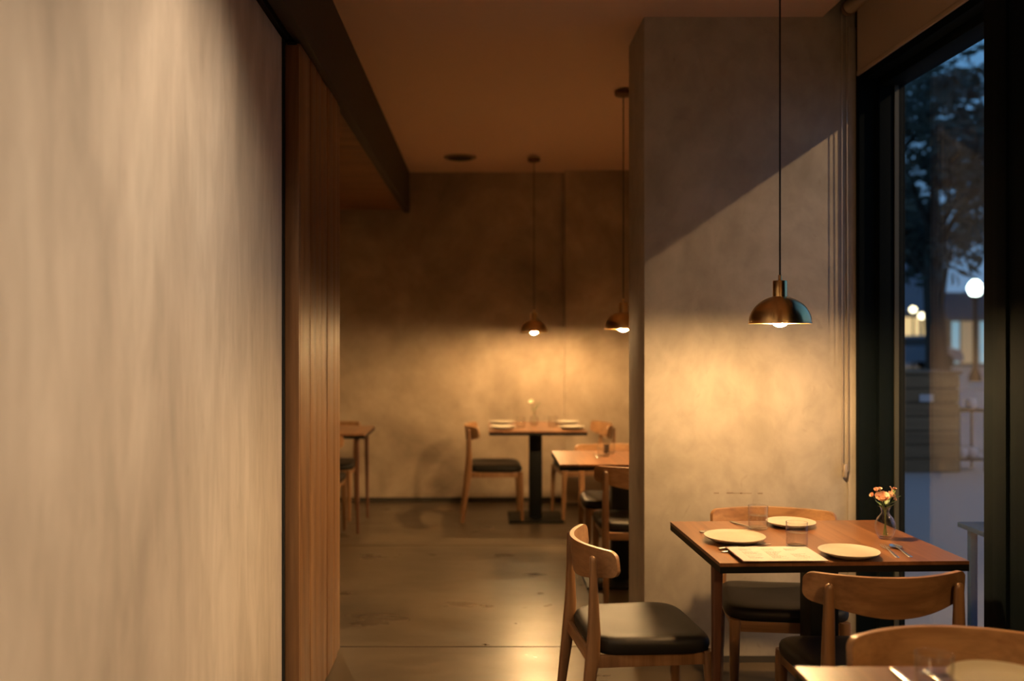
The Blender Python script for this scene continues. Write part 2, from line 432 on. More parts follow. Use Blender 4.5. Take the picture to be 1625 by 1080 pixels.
# ================================================================== PENDANTS
def make_pendant(label, loc, drop):
    """loc z = rim height; drop = distance rim to ceiling"""
    t = thing('pendant_lamp', label, 'pendant lamp', loc, 0, None)
    R = 0.112
    prof = [(R, 0.0), (R + 0.001, 0.004)]
    N = 14
    for k in range(1, N + 1):
        a = k / N * (PI / 2 - 0.20)
        prof.append((R * math.cos(a), 0.004 + 0.098 * math.sin(a)))
    inner = [(max(r - 0.0025, 0.004), z - 0.0025) for r, z in prof[2:]][::-1]
    bm = bmesh.new(); lathe(bm, prof, 64, cap0=False, cap1=True); link('shade', bm, M['brass'], t, 40)
    bm = bmesh.new(); lathe(bm, [(R - 0.0025, 0.001)] + inner[::-1], 64, cap0=False, cap1=True); link('shade_lining', bm, M['brass_in'], t, 50)
    bm = bmesh.new(); lathe(bm, [(R - 0.003, 0.0005), (R - 0.003, -0.001), (R + 0.0014, -0.001), (R + 0.0014, 0.002), (R + 0.0005, 0.003)], 64, cap0=False, cap1=False); link('rim', bm, M['brass'], t, 40)
    bm = bmesh.new(); lathe(bm, [(0.026, 0.096), (0.026, 0.155), (0.024, 0.158), (0.0075, 0.159), (0.0065, 0.161), (0.0065, 0.178), (0.004, 0.180)], 32, cap0=False); link('neck', bm, M['brass'], t, 35)
    bm = bmesh.new(); lathe(bm, [(0.015, 0.095), (0.015, 0.040), (0.018, 0.036)], 20, cap0=False, cap1=False); link('socket', bm, M['brass_in'], t, 40)
    bm = bmesh.new()
    lathe(bm, [(0.0, -0.014)] + [(0.031 * math.sin(a), 0.015 - 0.029 * math.cos(a)) for a in [PI * k / 14 for k in range(1, 11)]] + [(0.014, 0.042), (0.0, 0.042)], 24)
    link('bulb', bm, M['bulb'], t, 60)
    bm = bmesh.new(); tube(bm, [(0, 0, 0.178), (0, 0, drop - 0.02)], 0.0033, 8); link('cord', bm, M['cord'], t, 60)
    bm = bmesh.new(); lathe(bm, [(0.012, drop - 0.035), (0.045, drop - 0.028), (0.052, drop - 0.022), (0.052, drop)], 32); link('canopy', bm, M['canopy'], t, 35)
    return t
RIM = 1.540
p0 = make_pendant('brass dome pendant over the window table, largest and nearest in view', (1.103, 3.50, RIM), H - RIM)
GP = 'brass dome pendants'
p0['group'] = GP
pmid = dup(p0, (0.84, 5.62, RIM - 0.01), 0.9, 'brass dome pendant half hidden by the plaster pillar', GP)
pfar = dup(p0, (0.422, 7.68, RIM - 0.025), 2.1, 'small brass dome pendant over the farthest table at the back wall', GP)
dimL = dup(p0, (-1.45, 6.95, RIM - 0.025), 0.4, 'brass dome pendant behind the oak partition over the side table', GP)
dimN = dup(p0, (1.36, 1.60, RIM), 0.2, 'brass dome pendant just right of the frame over the nearest table', GP)
for root, k_ in ((dimL, 'bulb_dim'), (dimN, 'bulb_dim'), (pmid, 'bulb_bright'), (pfar, 'bulb_far')):        # each lamp is dimmed on its own
    for c_ in root.children:
        if c_.name.startswith('bulb'):
            c_.data = c_.data.copy(); c_.data.materials[0] = M[k_]

# ================================================================== CHAIRS
def make_chair(label, loc, rz):
    t = thing('dining_chair', label, 'chair', loc, rz, 'oak dining chairs with black seats')
    # backrest: curved board, straight top, bottom bowed down in the middle
    bm = bmesh.new()
    W, NU, NV, TH = 0.252, 36, 6, 0.0085
    us = [-math.cos(PI * k / NU) for k in range(NU + 1)]
    grid = {}
    for i, u in enumerate(us):
        e = W * (1 - abs(u)); r = 0.026
        d = r - math.sqrt(max(r * r - (r - e) ** 2, 0)) if e < r else 0.0
        zt = 0.765 - d
        zb = 0.765 - (0.088 + 0.040 * math.cos(u * PI / 2) ** 1.2) + d
        x = W * u; yc = -0.230 + 0.098 * u * u
        nx, ny = -2 * 0.098 * u / W, 1.0; l = math.hypot(nx, ny); nx /= l; ny /= l
        for j in range(NV + 1):
            z = zb + (zt - zb) * j / NV
            lean = -(z - 0.70) * 0.10
            for s in (-1, 1):
                grid[i, j, s] = bm.verts.new((x + nx * TH * s, yc + lean + ny * TH * s, z))
    for i in range(NU):
        for j in range(NV):
            for s in (-1, 1): bm.faces.new((grid[i, j, s], grid[i + 1, j, s], grid[i + 1, j + 1, s], grid[i, j + 1, s]))
        bm.faces.new((grid[i, 0, -1], grid[i + 1, 0, -1], grid[i + 1, 0, 1], grid[i, 0, 1]))
        bm.faces.new((grid[i, NV, -1], grid[i + 1, NV, -1], grid[i + 1, NV, 1], grid[i, NV, 1]))
    for i in (0, NU):
        for j in range(NV): bm.faces.new((grid[i, j, -1], grid[i, j + 1, -1], grid[i, j + 1, 1], grid[i, j, 1]))
    o = link('backrest', bm, M['chair_x'], t, 50)
    md = o.modifiers.new('round', 'BEVEL'); md.width = 0.005; md.segments = 3; md.limit_method = 'ANGLE'; md.angle_limit = math.radians(50)
    # rear legs run up as posts behind the backrest
    for s in (-1, 1):
        bm = bmesh.new()
        loft(bm, [(s*0.205, -0.262, 0), (s*0.204, -0.235, 0.22), (s*0.203, -0.212, 0.40), (s*0.202, -0.207, 0.48), (s*0.201, -0.208, 0.62), (s*0.200, -0.211, 0.725), (s*0.200, -0.212, 0.738), (s*0.200, -0.211, 0.742)],
             [(0.014, 0.014), (0.018, 0.018), (0.0205, 0.024), (0.020, 0.022), (0.0175, 0.015), (0.0145, 0.011), (0.011, 0.009), (0.005, 0.004)], 16, 2.8)
        link('leg', bm, M['chair_z'], t, 50)
        bm = bmesh.new()
        loft(bm, [(s*0.208, 0.212, 0), (s*0.206, 0.205, 0.25), (s*0.203, 0.198, 0.395), (s*0.203, 0.198, 0.408)],
             [(0.0125, 0.0125), (0.018, 0.018), (0.0215, 0.0215), (0.020, 0.020)], 16, 2.8)
        link('leg', bm, M['chair_z'], t, 50)
    for s in (-1, 1):
        bxo('side_rail', (s*0.203 - 0.010, -0.20, 0.362), (s*0.203 + 0.010, 0.19, 0.404), M['chair_z'], t, 0.003)
    bxo('front_rail', (-0.19, 0.189, 0.362), (0.19, 0.209, 0.404), M['chair_x'], t, 0.003)
    bxo('rear_rail', (-0.19, -0.222, 0.362), (0.19, -0.202, 0.404), M['chair_x'], t, 0.003)
    # padded seat
    bm = bmesh.new(); N = 48; rings = []
    prof = [(0.955, 0.0), (0.985, 0.006), (1.0, 0.018), (0.998, 0.030), (0.975, 0.042), (0.93, 0.050), (0.86, 0.053), (0.70, 0.052), (0.45, 0.048), (0.2, 0.045)]
    for s, z in prof:
        ring = []
        for k in range(N):
            a = 2 * PI * k / N; ca, sa = math.cos(a), math.sin(a); p = 5.0
            x = math.copysign(abs(ca) ** (2 / p), ca); yy = math.copysign(abs(sa) ** (2 / p), sa)
            hw = 0.222 + 0.018 * (yy + 1) / 2
            zz = 0.404 + z + (0.006 * abs(x * s) ** 2 - 0.006 * max(yy * s, 0) ** 3) * (1 if z > 0.02 else 0)
            px = hw * x * s
            py = 0.005 + 0.215 * yy * s
            if abs(px) > 0.178 and py < -0.18: px = math.copysign(0.178, px)   # notch for the posts
            ring.append(bm.verts.new((px, py, zz)))
        rings.append(ring)
    for A, B in zip(rings, rings[1:]):
        for i in range(N):
            j = (i + 1) % N; bm.faces.new((A[i], A[j], B[j], B[i]))
    bm.faces.new(rings[0][::-1]); bm.faces.new(rings[-1])
    o = link('seat', bm, M['leather'], t, 60)
    return t
R = math.radians
chair = make_chair('oak chair with black seat standing alone left of the window table, seen from its side', (0.567, 3.452, 0), R(-84))
CG = 'oak dining chairs with black seats'
dup(chair, (1.25, 3.09, 0), R(1.5), 'oak chair pushed in at the near side of the window table, back towards us', CG)
dup(chair, (1.196, 3.80, 0), R(173), 'oak chair on the far side of the window table against the pillar', CG)
dup(chair, (1.14, 2.15, 0), R(180), 'oak chair in the bottom right corner, facing us behind the nearest table', CG)
dup(chair, (0.885, 5.44, 0), R(0), 'oak chair on the near side of the middle table, half hidden by the pillar', CG)
dup(chair, (0.87, 6.13, 0), R(180), 'oak chair on the far side of the middle table, facing us', CG)
dup(chair, (0.10, 7.72, 0), R(-88), 'oak chair at the left end of the farthest table under the back wall glow', CG)
dup(chair, (0.83, 7.80, 0), R(98), 'oak chair at the right end of the farthest table', CG)
dup(chair, (-1.275, 7.80, 0), R(180), 'oak chair behind the side table, mostly hidden by the oak partition', CG)
dup(chair, (-1.262, 7.02, 0), R(0), 'oak chair in front of the side table, only the end of its back showing', CG)

# ================================================================== TABLES
def make_table(label, c, rz, w, d, leg=None, pedestal=True, cx=0.0):
    t = thing('dining_table', label, 'table', (c[0], c[1], 0), rz, 'dark wooden dining tables')
    n = 7
    for k in range(n):
        x0 = -w/2 + w*k/n; x1 = -w/2 + w*(k+1)/n
        bxo('plank', (x0 + (0.0002 if k else 0), -d/2, 0.738), (x1 - (0.0002 if k < n-1 else 0), d/2, 0.750), M['table'], t)
    o = bxo('edge_frame', (-w/2 + 0.0005, -d/2 + 0.0005, 0.716), (w/2 - 0.0005, d/2 - 0.0005, 0.7382), M['black'], t)
    o['label'] = 'black edge under the wooden planks'
    if pedestal:
        bxo('column', (cx-0.052, -0.052, 0.018), (cx+0.052, 0.052, 0.712), M['black'], t, 0.004)
        bxo('base_plate', (cx-0.22, -0.22, 0.0), (cx+0.22, 0.22, 0.018), M['black'], t, 0.004)
        bxo('mounting_plate', (cx-0.15, -0.15, 0.706), (cx+0.15, 0.15, 0.7165), M['black'], t)
    for (lx, ly) in (leg or []):
        bm = bmesh.new()
        sx = 1 if lx > 0 else -1; sy = 1 if ly > 0 else -1
        loft(bm, [(lx, ly, 0.0), (lx - sx*0.004, ly - sy*0.004, 0.35), (lx - sx*0.008, ly - sy*0.008, 0.7165)], [(0.011, 0.011), (0.014, 0.014), (0.018, 0.018)], 16, 4.0)
        link('leg', bm, M['table_leg'], t, 50)
    return t
# window table (slightly turned)
TH = math.radians(2.2)
ex, ey = Vector((math.cos(TH), math.sin(TH))), Vector((-math.sin(TH), math.cos(TH)))
tc = Vector((0.780, 3.097)) + ex * 0.417 + ey * 0.345
make_table('square dark wood table beside the tall window, set for three', tc, TH, 0.834, 0.69, [(-0.403, -0.24)], True, 0.05)
make_table('nearest table, its corner showing at the bottom right edge', (0.707 + 0.40, 2.135 - 0.345), 0, 0.80, 0.69)
make_table('middle table running behind the pillar, under the half hidden pendant', (0.448 + 0.39, 5.44 + 0.325), 0, 0.78, 0.65)
make_table('farthest table, under the small pendant by the back wall', (0.435, 7.71), 0, 0.76, 0.80)
make_table('side table ending just past the oak partition', (-0.88 - 0.40, 7.08 + 0.34), 0, 0.80, 0.68, [(0.345, -0.30), (-0.345, -0.30), (0.345, 0.30), (-0.345, 0.30)], False)

TZ = 0.7503
# ================================================================== PLATES
def make_plate(label, loc, sc, group):
    R_ = 0.105
    bm = bmesh.new()
    lathe(bm, [(0.0, 0.0), (0.062, 0.0), (0.066, 0.001), (0.085, 0.009), (0.099, 0.015), (0.105, 0.020), (0.1052, 0.0215), (0.104, 0.0225), (0.1015, 0.0215), (0.094, 0.0165), (0.082, 0.0125), (0.070, 0.0115), (0.0, 0.0112)], 64)
    o = link('plate', bm, M['plate'], None, 50)
    tag(o, label, 'plate', group); o.location = loc; o.scale = (sc, sc, sc)
    return o
PG = 'cream stoneware plates'
pl = make_plate('cream plate at the left seat of the window table', (0.914, 3.42, TZ), 1.04, PG)
def plate(x, y, sc, label, z=TZ):
    o = dup(pl, (x, y, z), 0, label, PG, sc, False); return o
plate(1.24, 3.195, 0.95, 'cream plate nearest us on the window table, right of the menu')
plate(1.207, 3.695, 0.90, 'cream plate on the far side of the window table, behind the glasses')
plate(1.105, 2.000, 1.05, 'cream plate on the nearest table at the bottom right')
plate(1.13, 5.62, 1.05, 'cream plate on the middle table, cut off by the pillar')
plate(1.11, 5.95, 1.05, 'cream plate at the far side of the middle table, behind the other one')
plate(0.165, 7.50, 1.0, 'cream plate at the near left place of the farthest table')
plate(0.165, 7.92, 1.0, 'cream plate at the far left place of the farthest table')
plate(0.71, 7.50, 1.0, 'cream plate at the near right place of the farthest table')
plate(0.71, 7.92, 1.0, 'cream plate at the far right place of the farthest table')

# ================================================================== GLASSES
def make_tumbler(label, loc):
    t = thing('water_glass', label, 'glass', loc, 0, 'water tumblers')
    ro, h, w = 0.0375, 0.088, 0.0018
    bm = bmesh.new()
    lathe(bm, [(0.0, 0.0), (0.033, 0.0), (0.0362, 0.0025), (ro, 0.008), (ro, h - 0.001), (ro - w/2, h), (ro - w, h - 0.001), (ro - w, 0.012), (ro - w - 0.003, 0.0085), (0.0, 0.008)], 48)
    link('tumbler', bm, M['thin_glass'], t, 50)
    bm = bmesh.new(); lathe(bm, [(ro - w - 0.0002, h - 0.0005), (ro - w, h + 0.0012), (ro - w/2, h + 0.0016), (ro, h + 0.0012), (ro + 0.0003, h - 0.0005), (ro - w/2, h - 0.0002), (ro - w - 0.0002, h - 0.0005)], 48, cap0=False, cap1=False)
    link('rim', bm, M['rim_glass'], t, 60)
    bm = bmesh.new(); lathe(bm, [(0.0, 0.0008), (0.031, 0.0008), (0.034, 0.003), (0.0355, 0.0065), (0.033, 0.0075), (0.0, 0.0072)], 48)
    link('base', bm, M['rim_glass'], t, 60)
    bm = bmesh.new()
    r = ro - w - 0.0004
    lathe(bm, [(0.0, 0.0084), (r - 0.003, 0.0088), (r, 0.012), (r, 0.054), (r - 0.0008, 0.0532), (0.0, 0.0530)], 48)
    link('water', bm, M['water'], t, 50)
    return t
gl = make_tumbler('water glass in the middle of the window table, in front of the menu', (1.109, 3.33, TZ))
GG = 'water tumblers'
dup(gl, (1.064, 3.645, TZ), 0, 'water glass behind the left plate on the window table', GG)
dup(gl, (0.935, 1.955, TZ), 0, 'water glass left of the plate on the nearest table', GG)
dup(gl, (0.745, 5.80, TZ), 0, 'water glass left on the middle table', GG)
dup(gl, (0.80, 5.95, TZ), 0, 'water glass behind the other on the middle table', GG)
dup(gl, (0.31, 7.60, TZ), 0, 'water glass near the left plates of the farthest table', GG)
dup(gl, (0.57, 7.62, TZ), 0, 'water glass near the right plates of the farthest table', GG)

# ================================================================== CUTLERY (local: handle end at y=0, head towards +y)
def handle(bm, L, w0=0.0075, w1=0.0035, z=0.0035):
    loft(bm, [(0, 0.0, z), (0, 0.004, z), (0, L * 0.25, z), (0, L * 0.8, z + 0.002), (0, L, z + 0.003)],
         [(w0*0.5, 0.0012), (w0, 0.002), (w0*0.85, 0.002), (w1, 0.0018), (w1, 0.0015)], 10, 2.5, (0, 0, 1))
def blade_sheet(bm, pts, z0, th=0.0012):
    """closed sheet from list of (y, half width, z, dish)"""
    top, bot = [], []
    for (yy, hw, z) in pts:
        row_t = [bm.verts.new((hw * k, yy, z + z0 + 0.004 * k * k * (hw / 0.02))) for k in (-1, -0.5, 0, 0.5, 1)]
        row_b = [bm.verts.new((hw * k, yy, z + z0 - th + 0.004 * k * k * (hw / 0.02))) for k in (-1, -0.5, 0, 0.5, 1)]
        top.append(row_t); bot.append(row_b)
    for a in range(len(pts) - 1):
        for k in range(4):
            bm.faces.new((top[a][k], top[a][k+1], top[a+1][k+1], top[a+1][k]))
            bm.faces.new((bot[a][k], bot[a+1][k], bot[a+1][k+1], bot[a][k+1]))
        for k in (0, 4): bm.faces.new((top[a][k], top[a+1][k], bot[a+1][k], bot[a][k]))
    for a in (0, -1):
        for k in range(4): bm.faces.new((top[a][k], top[a][k+1], bot[a][k+1], bot[a][k]))
def fork_mesh():
    bm = bmesh.new(); handle(bm, 0.125)
    blade_sheet(bm, [(0.120, 0.0035, 0.0065), (0.130, 0.008, 0.0055), (0.140, 0.0115, 0.004), (0.150, 0.012, 0.004)], 0)
    for k in (-1.5, -0.5, 0.5, 1.5):
        loft(bm, [(k*0.0068, 0.148, 0.0045), (k*0.0066, 0.170, 0.005), (k*0.0062, 0.190, 0.0085)], [(0.0016, 0.001), (0.0014, 0.001), (0.0007, 0.0007)], 6, 2.5, (0, 0, 1))
    return bm
def spoon_mesh():
    bm = bmesh.new(); handle(bm, 0.130)
    pts = []
    for k in range(13):
        a = k / 12; hw = 0.0215 * math.sin(PI * (0.06 + 0.9 * a)) ** 0.7
        pts.append((0.125 + 0.062 * a, max(hw, 0.003), 0.0065 - 0.0045 * math.sin(PI * a)))
    blade_sheet(bm, pts, 0)
    return bm
def knife_mesh():
    bm = bmesh.new()
    loft(bm, [(0, 0, 0.005), (0, 0.004, 0.005), (0, 0.05, 0.005), (0, 0.105, 0.005)], [(0.005, 0.003), (0.0075, 0.004), (0.007, 0.004), (0.0055, 0.0035)], 10, 2.5, (0, 0, 1))
    prof = [(0.104, -0.004, 0.0045), (0.13, -0.007, 0.006), (0.17, -0.009, 0.006), (0.20, -0.007, 0.006), (0.215, 0.001, 0.005)]
    T = [[bm.verts.new((x0, yy, 0.0042)), bm.verts.new((x1, yy, 0.0042)), bm.verts.new((x1, yy, 0.0058)), bm.verts.new((x0, yy, 0.0058))] for yy, x0, x1 in prof]
    for A, B in zip(T, T[1:]):
        for i in range(4):
            j = (i + 1) % 4; bm.faces.new((A[i], A[j], B[j], B[i]))
    bm.faces.new(T[0]); bm.faces.new(T[-1])
    return bm
proto_cut = {}
def cutlery(kind, p0, p1, label, z=TZ):
    """p0 handle end, p1 direction of the head"""
    if kind not in proto_cut:
        o = link(kind, {'fork': fork_mesh, 'spoon': spoon_mesh, 'knife': knife_mesh}[kind](), M['steel'], None, 40)
        proto_cut[kind] = o
    else:
        o = proto_cut[kind].copy(); C.objects.link(o)
    a = math.atan2(p1[1] - p0[1], p1[0] - p0[0]) - PI / 2
    o.location = (p0[0], p0[1], z); o.rotation_euler = (0, 0, a)
    tag(o, label, kind, 'steel cutlery')
    return o
cutlery('fork', (1.388, 3.155), (1.430, 3.43), 'steel fork in front of the flower vase, left of the spoon')
cutlery('spoon', (1.436, 3.165), (1.462, 3.40), 'steel spoon in front of the flower vase, right of the fork')
cutlery('knife', (0.822, 3.285), (1.058, 3.37), 'steel knife lying behind the menu, blade towards the glass')
cutlery('spoon', (0.822, 3.245), (1.03, 3.305), 'steel spoon half covered by the menu')
cutlery('fork', (0.992, 3.775), (1.045, 3.62), 'steel fork behind the left plate, tines beside the rear glass')
cutlery('knife', (0.820, 3.565), (1.0, 3.60), 'steel knife behind the left plate, only its handle end showing')
cutlery('knife', (0.913, 2.105), (0.913, 1.80), 'steel knife leftmost on the nearest table')
cutlery('fork', (0.962, 2.105), (0.962, 1.80), 'steel fork beside the water glass on the nearest table').location.x = 0.985
cutlery('fork', (0.70, 5.70), (0.70, 5.95), 'steel fork left of the glasses on the middle table')

# ================================================================== MENU
mn = thing('menu_card', 'pale printed menu card lying at the near left edge of the window table', 'menu', (0, 0, 0))
mc = Vector((0.989, 3.185)); ang = math.radians(1.2)
mn.location = (mc.x, mc.y, TZ + 0.0002); mn.rotation_euler = (0, 0, ang)
mn_z = 0.0095
bxo('cover', (-0.1415, -0.104, mn_z - 0.001), (0.1415, 0.104, mn_z + 0.001), M['menu_back'], mn)
sheet = bxo('sheet', (-0.139, -0.107, mn_z + 0.0011), (0.139, 0.1015, mn_z + 0.0022), M['paper'], mn)
bm = bmesh.new()
random.seed(3)
for col in range(3):
    x0 = -0.108 + col * 0.078
    yy = 0.075
    for row in range(17):
        yy -= 0.0085
        if random.random() < 0.14: continue
        w_ = random.uniform(0.02, 0.055)
        x = x0
        while x < x0 + w_:
            l = random.uniform(0.003, 0.009)
            box(bm, (x, yy, mn_z + 0.0022), (x + l, yy + 0.0022, mn_z + 0.00245)); x += l + 0.002
o = link('printed_text', bm, M['ink'], sheet); o['kind'] = 'stuff'

# ================================================================== VASE AND FLOWERS
def make_vase(label, loc, sc=1.0):
    t = thing('bud_vase', label, 'vase', loc, 0, 'bud vases'); t.scale = (sc,) * 3
    out = [(0.0, 0.0), (0.020, 0.0), (0.024, 0.004), (0.031, 0.018), (0.0365, 0.040), (0.0355, 0.058), (0.028, 0.076), (0.0175, 0.088), (0.0135, 0.096), (0.0145, 0.106), (0.0195, 0.117)]
    inn = [(0.0182, 0.117), (0.0130, 0.106), (0.0119, 0.096), (0.0158, 0.0875), (0.0262, 0.075), (0.0337, 0.0575), (0.0347, 0.040), (0.0292, 0.019), (0.022, 0.008), (0.0, 0.007)]
    bm = bmesh.new(); lathe(bm, out + inn, 40); link('vase_body', bm, M['thin_glass'], t, 60)
    bm = bmesh.new(); lathe(bm, [(0.0, 0.0074), (0.0216, 0.0086), (0.0288, 0.019), (0.0342, 0.040), (0.0332, 0.0575), (0.0296, 0.066), (0.0, 0.066)], 40)
    link('water', bm, M['water'], t, 60)
    return t
VX, VY = 1.480, 3.47
make_vase('small rounded glass vase of water by the window', (VX, VY, TZ))
def petal(bm, c, dirv, L, w, cup, upv=(0, 0, 1)):
    """curved petal from c along dirv"""
    d = Vector(dirv).normalized(); u = Vector(upv); u = (u - d * u.dot(d))
    if u.length < 1e-3: u = Vector((1, 0, 0)) - d * d.x
    u.normalize(); s = d.cross(u)
    rows = []
    for k in range(5):
        a = k / 4; hw = w * math.sin(PI * (0.12 + 0.74 * a)) ** 0.8
        base = Vector(c) + d * (L * a) + u * (cup * a * a)
        rows.append([bm.verts.new(base + s * (hw * q) + u * (cup * 0.5 * q * q * (1 - 0.3 * a))) for q in (-1, 0, 1)])
    for A, B in zip(rows, rows[1:]):
        for i in range(2): bm.faces.new((A[i], A[i+1], B[i+1], B[i]))
def bloom(bm, c, r, layers=4, tilt=(0, 0, 1)):
    c = Vector(c); ax = Vector(tilt).normalized()
    q = Vector((0, 0, 1)).rotation_difference(ax)
    for l in range(layers):
        n = 5 + l * 2; el = R(82 - l * (78 / layers)); rr = r * (0.45 + 0.55 * (l + 1) / layers)
        for k in range(n):
            a = 2 * PI * k / n + l * 0.7 + random.uniform(-.15, .15)
            d = Vector((math.cos(a) * math.cos(el), math.sin(a) * math.cos(el), math.sin(el)))
            inward = q @ Vector((-math.cos(a), -math.sin(a), 0.6))
            petal(bm, c - ax * r * 0.35, q @ d, rr * 1.05, rr * 0.42, rr * 0.35, inward)
fl = thing('flower_posy', 'peach blooms with small buds and leaves standing in the vase by the window', 'flowers', (VX, VY, TZ))
random.seed(11)
heads = [((-0.014, -0.008, 0.150), 0.030, 'petal', (-0.2, -0.5, 0.8)), ((0.018, -0.004, 0.158), 0.020, 'petal', (0.35, -0.4, 0.8)),
         ((-0.047, 0.0, 0.158), 0.013, 'petal', (-0.7, -0.3, 0.6)), ((-0.030, 0.006, 0.176), 0.013, 'petal', (-0.3, -0.4, 0.9)),
         ((-0.018, 0.004, 0.180), 0.011, 'petal', (0, -0.4, 0.9)), ((0.036, 0.004, 0.180), 0.010, 'petal_dark', (0.2, -0.2, 0.9)),
         ((0.031, -0.006, 0.146), 0.011, 'petal', (0.7, -0.5, 0.5))]
for (c, r, mt, ax) in heads:
    bm = bmesh.new(); bloom(bm, c, r, 5 if r > 0.02 else 3, ax)
    link('bloom', bm, M[mt], fl, 180)
    b0 = Vector((random.uniform(-.008, .008), random.uniform(-.008, .008), 0.012))
    bm = bmesh.new(); cc = Vector(c) - Vector(ax).normalized() * r * 0.35
    tube(bm, [b0, Vector((b0.x * -0.3, b0.y * -0.3, 0.075)), Vector((cc.x * 0.12, cc.y * .2, 0.104)), Vector((cc.x * 0.6, cc.y * .6, 0.104 + (cc.z - 0.104) * 0.55)), cc], 0.0013, 6)
    link('stem', bm, M['stem'], fl, 60)
for (c, d, L) in [((0.004, -0.006, 0.114), (0.8, -0.3, 0.35), 0.034), ((-0.004, -0.006, 0.113), (-0.8, -0.4, 0.15), 0.036), ((0.0, -0.008, 0.112), (0.25, -0.8, 0.25), 0.03),
                  ((0.012, 0.0, 0.125), (0.9, 0.0, 0.3), 0.032), ((0.014, 0.0, 0.14), (0.75, 0.2, 0.9), 0.045), ((0.006, 0.004, 0.12), (0.5, 0.6, 0.8), 0.04), ((-0.01, 0.004, 0.12), (-0.6, 0.5, 0.4), 0.03), ((0.03, 0, 0.15), (1, -0.1, 0.1), 0.028)]:
    bm = bmesh.new(); petal(bm, c, d, L, L * 0.26, L * 0.12); link('leaf', bm, M['leaf'], fl, 180)
# curled pale tendril
bm = bmesh.new(); tube(bm, [(0.012, 0, 0.15), (0.022, -0.002, 0.165), (0.024, -0.003, 0.182), (0.016, -0.004, 0.192)], 0.0022, 6); link('tendril', bm, M['petal'], fl, 60)

# vase with a white bloom on the farthest table
make_vase('small glass vase on the farthest table', (0.425, 7.72, TZ - 0.0), 1.05).name = 'bud_vase.001'
f2 = thing('flower_posy', 'single cream bloom with leaves standing in the farthest vase', 'flowers', (0.425, 7.72, TZ))
bm = bmesh.new(); bloom(bm, (-0.022, 0, 0.195), 0.028, 4, (-0.3, -0.5, 0.8)); link('bloom', bm, plain('cream_petal', (0.85, 0.75, 0.55), 0.6), f2, 180)
bm = bmesh.new(); tube(bm, [(0, 0, 0.012), (0.002, 0, 0.11), (-0.010, 0, 0.15), (-0.020, 0, 0.185)], 0.002, 6); link('stem', bm, M['stem'], f2, 60)
for (c, d, L) in [((0.002, 0, 0.12), (0.8, 0, 1.0), 0.09), ((0.002, 0, 0.12), (0.4, 0, 1.0), 0.08), ((0.002, 0, 0.12), (-0.5, -0.3, 0.4), 0.04)]:
    bm = bmesh.new(); petal(bm, c, d, L, L * 0.22, L * 0.1); link('leaf', bm, M['leaf'], f2, 180)

# ================================================================== OUTDOORS
# ground: pavement, kerb, road
pav = plain('pavement', (0.36, 0.35, 0.36), 0.75, 0, 0.4, 0.3, 8)
struct(bxo('ground_pavement', (1.95, -12, -0.30), (6.6, 120, -0.02), pav))
struct(bxo('ground_road', (6.6, -12, -0.34), (70, 26, -0.06), plain('road', (0.30, 0.31, 0.34), 0.6, 0, 0.5, 0.3, 5)))
struct(bxo('ground_far_pavement', (6.6, 26, -0.34), (70, 120, 0.0), pav))
struct(bxo('trim_kerb', (6.45, -12, -0.30), (6.62, 26, -0.005), plain('kerb', (0.32, 0.31, 0.30), 0.8)))
struct(bxo('trim_door_step', (1.90, -2.2, -0.3), (1.96, 8.7, 0.0), M['black']))

# patio table outside the glass
pt2 = thing('patio_table', 'blue metal patio table standing right outside the glass', 'table', (2.37, 3.70, -0.02))
blue = plain('blue_paint', (0.008, 0.05, 0.18), 0.8, 0, 0.0)
bxo('tabletop', (-0.345, -0.33, 0.70), (0.345, 0.33, 0.722), blue, pt2, 0.004)
for sx in (-1, 1):
    for sy in (-1, 1):
        bxo('leg', (sx*0.30 - 0.015, sy*0.29 - 0.015, 0.0), (sx*0.30 + 0.015, sy*0.29 + 0.015, 0.70), blue, pt2, 0.003)
bm = bmesh.new(); lathe(bm, [(0.0, 0.0), (0.028, 0.0), (0.034, 0.06), (0.0325, 0.06), (0.027, 0.004), (0.0, 0.004)], 28)
cup = link('cup', bm, plain('pink_cup', (0.45, 0.22, 0.26), 0.5), None, 40); cup.location = (2.16, 3.93, 0.7025)
tag(cup, 'small dusky pink cup on the blue patio table', 'cup')

# planter box on the pavement
pb = thing('planter_box', 'tall brown timber planter box on the pavement outside', 'planter', (4.86, 10.7, -0.02))
tb = wood('planter_wood', (0.10, 0.065, 0.035), (0.15, 0.10, 0.055), (0.20, 0.14, 0.08), 0, 0.7)
z = 0.0
bxo('liner', (-0.36, -0.30, 0.02), (0.36, 0.30, 1.04), M['shadow_gap'], pb)
while z < 1.0:
    for (a, b_) in (((-0.38, -0.325), (0.38, -0.30)), ((-0.38, 0.30), (0.38, 0.325)), ((-0.385, -0.30), (-0.36, 0.30)), ((0.36, -0.30), (0.385, 0.30))):
        bxo('slat', (a[0], a[1], z + 0.006), (b_[0], b_[1], z + 0.148), tb, pb)
    z += 0.154
bxo('cap_rail', (-0.40, -0.345, 1.078), (0.40, 0.345, 1.11), tb, pb, 0.004)
bxo('name_plate', (-0.06, -0.335, 0.78), (0.09, -0.326, 0.86), plain('pale_plate', (0.45, 0.45, 0.5), 0.5), pb)
